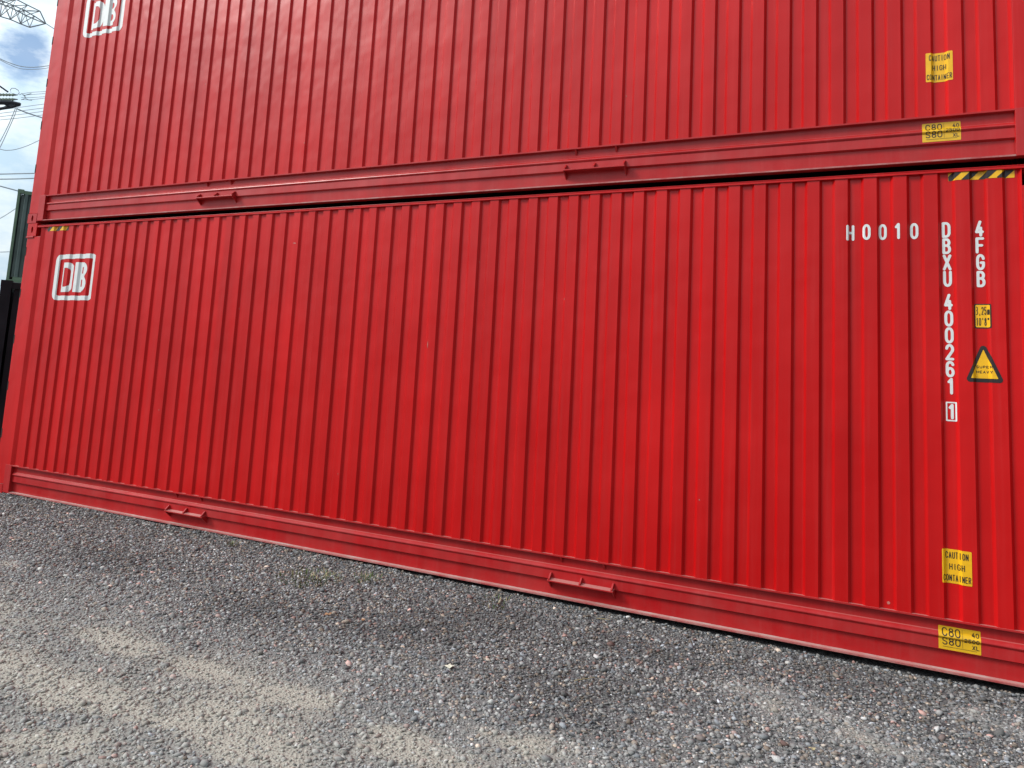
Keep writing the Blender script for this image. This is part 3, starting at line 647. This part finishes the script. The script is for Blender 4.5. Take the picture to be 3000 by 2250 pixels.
blk = side_container('shipping_container', 'black container in shade at ground level, at the left edge beside the red stack', -4.72, 2.10, -.05, 2.90, 12.19, NAVY, NAVY)
blk.rotation_euler.z = R(-36)
plat = MB().box(-3.2, .5, -.03, 12.6, 0, 3.78).obj('loading_platform', CONC); plat.location = (-15.37, 8.41, -.05); plat.rotation_euler.z = R(-36); tag(plat, kind='structure')
grn = side_container('shipping_container', 'dark green ribbed container against the sky, left of the red stack', -15.37, 8.41, 3.73, 2.98, 12.19, GREEN, GREENP, pitch=.205, depth=.085, pw=.07)
grn.rotation_euler.z = R(-36)

# ------------------------------------------------------------------ lattice pylon, insulators and power lines
STEEL = mat('galvanised_steel', (.3, .3, .3), .6, build=vinyl((.33, .36, .39), .3))
STEELD = mat('dark_steel', (.03, .03, .045), .6, build=vinyl((.03, .03, .045), .3))
WIRE = mat('aluminium_wire', (.5, .5, .5), .5, build=vinyl((.50, .55, .60), .2))
GLASSI = mat('green_insulator', (.3, .4, .3), .3, build=vinyl((.36, .44, .34), .3))
py = empty('transmission_pylon', (-48.0, 15.2, -.05)); tag(py, 'grey steel lattice pylon whose pointed arm reaches in at the upper left corner', 'pylon')
def rel(p): return (p[0]+48.0, p[1]-15.2, p[2]+.05)
mast = MB()
for sx in (-1, 1):
    for sy in (-1, 1): mast.tube([(sx*2.6, sy*2.6, 0), (sx*1.1, sy*1.1, 20), (sx*.8, sy*.8, 31)], .10, 5)
for k in range(10):
    z = k*3.0; a = 2.6-1.5*z/20 if z < 20 else 1.1-.3*(z-20)/11; z2 = z+3; a2 = 2.6-1.5*z2/20 if z2 < 20 else 1.1-.3*(z2-20)/11
    c = [(-1,-1),(1,-1),(1,1),(-1,1)]
    for j in range(4):
        p, q = c[j], c[(j+1) % 4]
        mast.tube([(p[0]*a, p[1]*a, z), (q[0]*a2, q[1]*a2, z2)], .05, 4); mast.tube([(q[0]*a, q[1]*a, z), (p[0]*a2, p[1]*a2, z2)], .05, 4); mast.tube([(p[0]*a2, p[1]*a2, z2), (q[0]*a2, q[1]*a2, z2)], .05, 4)
mast.obj('mast', STEEL, py)
Tn = [(-44.41,21.13,25.85),(-43.87,22.18,25.61),(-43.42,23.0,25.4),(-43.09,23.61,25.22),(-42.71,24.26,25.03)]
Mn = [(-44.9,21.5,25.21),(-44.36,22.54,25.02),(-44.19,22.85,25.0),(-43.86,23.46,24.86),(-43.63,23.86,24.69),(-43.29,24.47,24.57)]
Bn = [(-43.61,20.95,23.84),(-43.07,21.97,23.62),(-42.8,22.48,23.6),(-42.51,23.0,23.48),(-42.25,23.46,23.41)]
Fn = [(-43.25,20.75,24.75),(-42.72,21.8,24.55),(-42.45,22.35,24.47),(-42.30,22.95,24.42),(-42.30,23.7,24.33)]
tip = (-42.45,24.6,24.25)
arm = MB()
def bar(a, b, r=.032): arm.tube([rel(a), rel(b)], r, 5)
for ch, rr in ((Tn, .042), (Mn, .045), (Bn, .042), (Fn, .040)):
    pts = [(-48.0 + (ch[0][0]+48)*.12, 15.2 + (ch[0][1]-15.2)*.12, ch[0][2] + .6)] + ch
    for a, b in zip(pts, pts[1:]): bar(a, b, rr)
    bar(ch[-1], tip, rr)
for k in range(5):
    if k < 5: bar(Tn[k], Mn[k], .024); bar(Bn[k], Fn[k], .026)
    if k < 4: bar(Tn[k], Fn[k], .022); bar(Mn[k+1], Tn[k+1], .026); bar(Mn[k], Tn[k+1], .028); bar(Bn[k], Fn[k+1], .028); bar(Fn[k], Bn[k+1], .026); bar(Mn[k], Bn[k], .024); bar(Bn[k], Mn[k+1], .026); bar(Fn[k], Tn[k+1], .02)
arm.obj('upper_arm', STEEL, py)
la = MB()
LA = [(-41.6,19.1,15.6),(-40.92,20.47,15.96),(-40.46,21.34,16.72),(-40.21,21.79,16.96),(-39.96,22.22,17.25)]
LB = [(-42.4,19.4,16.4),(-41.66,20.79,16.75),(-41.18,21.69,17.29),(-40.83,22.32,17.45),(-39.98,22.2,17.3)]
LC = [(-41.0,18.8,16.5),(-40.6,20.3,16.7),(-40.2,21.2,17.1),(-40.05,21.7,17.25),(-39.95,22.2,17.28)]
for ch in (LA, LB, LC):
    for a, b in zip([(-48, 15.2, ch[0][2]-.2)] + ch, ch): la.tube([rel(a), rel(b)], .10, 5)
for k in range(4): la.tube([rel(LA[k]), rel(LB[k+1])], .07, 5); la.tube([rel(LB[k]), rel(LC[k+1])], .07, 5); la.tube([rel(LC[k]), rel(LA[k+1])], .07, 5)
la.obj('lower_arm', STEELD, py)
ua = MB()
for a, b in (((-43.5,17.9,19.9),(-41.78,21.0,18.76)),((-41.78,21.0,18.76),(-41.42,21.67,18.45)),((-41.42,21.67,18.45),(-41.19,22.09,18.19)),((-48,15.2,20.6),(-43.5,17.9,19.9))): ua.tube([rel(a), rel(b)], .055, 5)
ua.obj('tie_bar', STEELD, py)
def insulator(a, b, label, nd_=16):
    a = Vector(a); b = Vector(b); root = empty('insulator', tuple(a)); tag(root, label, 'insulator', 'insulator strings below the pylon arm')
    pts = []; rr = []
    for k in range(nd_*2+1): t = k/(nd_*2); pts.append((b-a)*t*.93); rr.append(.115 if k % 2 else .06)
    MB().tube(pts, rr, 8).obj('disc_string', GLASSI, root)
    MB().tube([(b-a)*.93, (b-a)*1.0], [.07, .03], 6).obj('end_fitting', STEEL, root)
insulator((-42.6,20.3,17.55), (-41.28,22.74,18.26), 'upper one of two green grey insulator strings at the left edge')
insulator((-41.9,19.9,16.98), (-40.56,22.38,17.74), 'lower one of two green grey insulator strings at the left edge')
def grading(pts, name, label): tag(MB().tube(pts, .022, 6).obj(name, STEEL), label, 'conductor fitting')
grading([(-41.11,22.22,18.2),(-41.14,22.17,18.36),(-41.11,22.22,18.5),(-41.02,22.38,18.54),(-40.93,22.55,18.45),(-40.89,22.6,18.3),(-40.94,22.53,18.12),(-41.05,22.33,18.17)], 'arcing_ring', 'thin oval wire loop above the insulator ends')
grading([(-41.23,22.82,18.29),(-41.17,22.93,18.41),(-41.11,23.03,18.33),(-41.05,23.14,18.22),(-41.1,23.06,18.08),(-41.17,22.94,17.99)], 'conductor_clamp', 'bent clamp right after the insulator ends')
grading([(-41.26,23.58,18.67),(-41.37,23.39,18.54),(-41.45,23.24,18.4),(-41.40,23.33,18.25),(-41.31,23.49,18.2),(-41.21,23.65,18.22)], 'conductor_clamp', 'open C-shaped clamp where the four wires begin')
def wire(pts, label, r=.024, ext=26, group='power lines in the sky', open_start=False):
    P = [Vector(p) for p in pts]
    # smooth (Catmull-Rom), then carry the ends on past the frame
    def ex(a, b):
        d = (a-b); return a + d.normalized()*ext
    Q = [2*P[0]-P[1]] + P + [2*P[-1]-P[-2]]; out = [] if open_start else [ex(P[0], P[1])]
    for i in range(1, len(Q)-2):
        p0, p1, p2, p3 = Q[i-1:i+3]
        for k in range(8):
            t = k/8; out.append(.5*((2*p1) + (p2-p0)*t + (2*p0-5*p1+4*p2-p3)*t*t + (-p0+3*p1-3*p2+p3)*t**3))
    out += [P[-1], ex(P[-1], P[-2])]
    tag(MB().tube(out, r, 5).obj('power_line', WIRE), label, 'power line', group)
wire([(-42.45,24.6,24.25),(-42.2,25.1,24.03),(-41.9,25.6,23.8)], 'wire leaving the tip of the lattice arm downward', .03, 8, open_start=True)
wire([(-48.27,23.7,22.96),(-47.67,24.82,22.53),(-47.36,25.39,22.39),(-47.05,25.94,22.34),(-46.68,26.58,22.47),(-46.21,27.39,22.85),(-45.54,28.46,23.49)], 'upper wire of the sagging pair across the blue patch of sky', .032, 10)
wire([(-48.26,23.7,22.89),(-47.67,24.83,22.45),(-47.36,25.4,22.26),(-47.04,25.96,22.16),(-46.62,26.68,22.34),(-46.2,27.4,22.69),(-45.54,28.47,23.34)], 'lower wire of the sagging pair across the blue patch of sky', .022, 10)
for p, lb in (([(-41.71,23.2,18.55),(-41.45,23.64,18.79),(-41.02,24.37,19.08)], 'topmost of four thin wires running right from the clamps'), ([(-41.84,23.37,18.54),(-41.6,23.79,18.72),(-41.18,24.49,19.0)], 'second from top of four thin wires running right from the clamps'),
              ([(-42.04,23.42,18.42),(-41.78,23.88,18.56),(-41.37,24.56,18.83)], 'third from top of four thin wires running right from the clamps'), ([(-42.17,23.6,18.36),(-41.94,23.99,18.47),(-41.55,24.64,18.77)], 'lowest of four thin wires running right from the clamps')):
    wire(p, lb, .018, 30, 'four thin wires from the clamps', True)
for p, lb in (([(-57.75,29.3,21.12),(-57.11,30.5,21.74),(-56.42,31.72,22.34),(-55.5,33.27,23.11)], 'topmost of four parallel wires below the dark arm'), ([(-57.73,29.33,20.84),(-57.09,30.53,21.45),(-56.4,31.75,22.02),(-55.52,33.24,22.73)], 'second of four parallel wires below the dark arm'),
              ([(-58.07,29.54,20.68),(-57.42,30.75,21.27),(-56.73,31.98,21.83),(-55.87,33.43,22.53)], 'third of four parallel wires below the dark arm'), ([(-58.06,29.56,20.45),(-57.41,30.78,20.99),(-56.72,32.01,21.53),(-55.85,33.46,22.22)], 'lowest of four parallel wires below the dark arm')):
    wire(p, lb, .026, 30, 'four parallel wires below the dark arm')
wire([(-40.91,22.57,17.23),(-40.61,23.11,17.09),(-40.11,23.94,16.95)], 'thick wire slanting down right across the four parallel wires', .045, 14, open_start=True)
wire([(-40.94,22.53,17.27),(-40.97,22.47,16.93),(-41.07,22.3,16.01),(-41.22,22.03,14.89),(-41.36,21.78,14.13)], 'left one of two jumper wires hanging steeply from the dark arm', .024, 3, 'jumper wires', True)
wire([(-41.08,22.69,17.27),(-41.11,22.63,16.82),(-41.2,22.47,15.99),(-41.37,22.16,14.54),(-41.51,21.92,13.74)], 'right one of two jumper wires hanging steeply from the dark arm', .024, 3, 'jumper wires', True)
wire([(-46.13,23.47,15.53),(-45.56,24.51,15.5),(-45.39,24.82,15.5),(-45.13,25.28,15.68),(-44.79,25.86,16.1),(-44.45,26.43,16.65)], 'single wire sagging just below the jumper wires', .026, 10)
wire([(-49.54,25.57,14.27),(-48.95,26.64,14.54),(-48.44,27.54,14.78),(-47.9,28.46,15.02)], 'upper one of two thick level wires above the green container', .045, 30)
wire([(-49.52,25.6,13.89),(-48.93,26.67,14.16),(-48.42,27.58,14.39),(-47.87,28.49,14.64)], 'lower one of two thick level wires above the green container', .045, 30)
wire([(-39.83,20.4,11.79),(-39.32,21.33,11.65),(-38.83,22.18,11.52),(-38.49,22.75,11.42)], 'thick wire running down behind the top corner of the green container', .04, 12)
wire([(-46.69,24.53,9.91),(-46.16,25.48,10.82),(-45.8,26.11,11.56),(-45.42,26.75,12.36)], 'wire climbing to the right beside the green container', .028, 8)
wire([(-54.49,29.03,9.24),(-53.84,30.19,9.43),(-53.38,30.98,9.6)], 'lowest level wire beside the green container near its foot', .03, 25)

# ------------------------------------------------------------------ far tree at the left edge
BARK = mat('bark', (.09, .07, .05), .9, build=vinyl((.09, .07, .05), .4))
FOL = mat('foliage', (.05, .08, .03), .7, build=vinyl((.055, .085, .03), .5))
def tree(x, y, h, rad, label, seed):
    r = random.Random(seed); root = empty('tree', (x, y, -.05)); tag(root, label, 'tree', 'trees beyond the dark containers')
    tk = MB().tube([(0,0,0),(.1,0,h*.3),(0,.1,h*.6),(.1,0,h*.85)], [.28,.22,.15,.05], 8)
    clumps = []
    for k in range(16):
        a = r.uniform(0, 6.28); d = rad*r.uniform(.2, .85); z = h*r.uniform(.35, .92); c = (d*math.cos(a)*(1.1-.5*z/h), d*math.sin(a)*(1.1-.5*z/h), z); clumps.append((c, rad*r.uniform(.28, .5)))
        tk.tube([(0, 0, z*.6), (c[0]*.5, c[1]*.5, z*.82), c], [.09, .06, .02], 5)
    tk.obj('trunk', BARK, root); b = MB()
    for c, s in clumps:
        for k in range(170):
            v = Vector((r.gauss(0,1), r.gauss(0,1), r.gauss(0,1))).normalized()*s*r.random()**.4; p = Vector(c) + v; q = .16*r.uniform(.6, 1.3)
            u = Vector((r.gauss(0,1), r.gauss(0,1), r.gauss(0,1))).normalized(); w = u.orthogonal().normalized()*q; u = u*q
            b.add([p-u*.6, p+w*.5, p+u, p-w*.5], [(0,1,2,3)])
    b.obj('crown', FOL, root)
tree(-53.2, 27.6, 7.9, 2.6, 'small dark tree top showing at the far left beside the foot of the green container', 4)
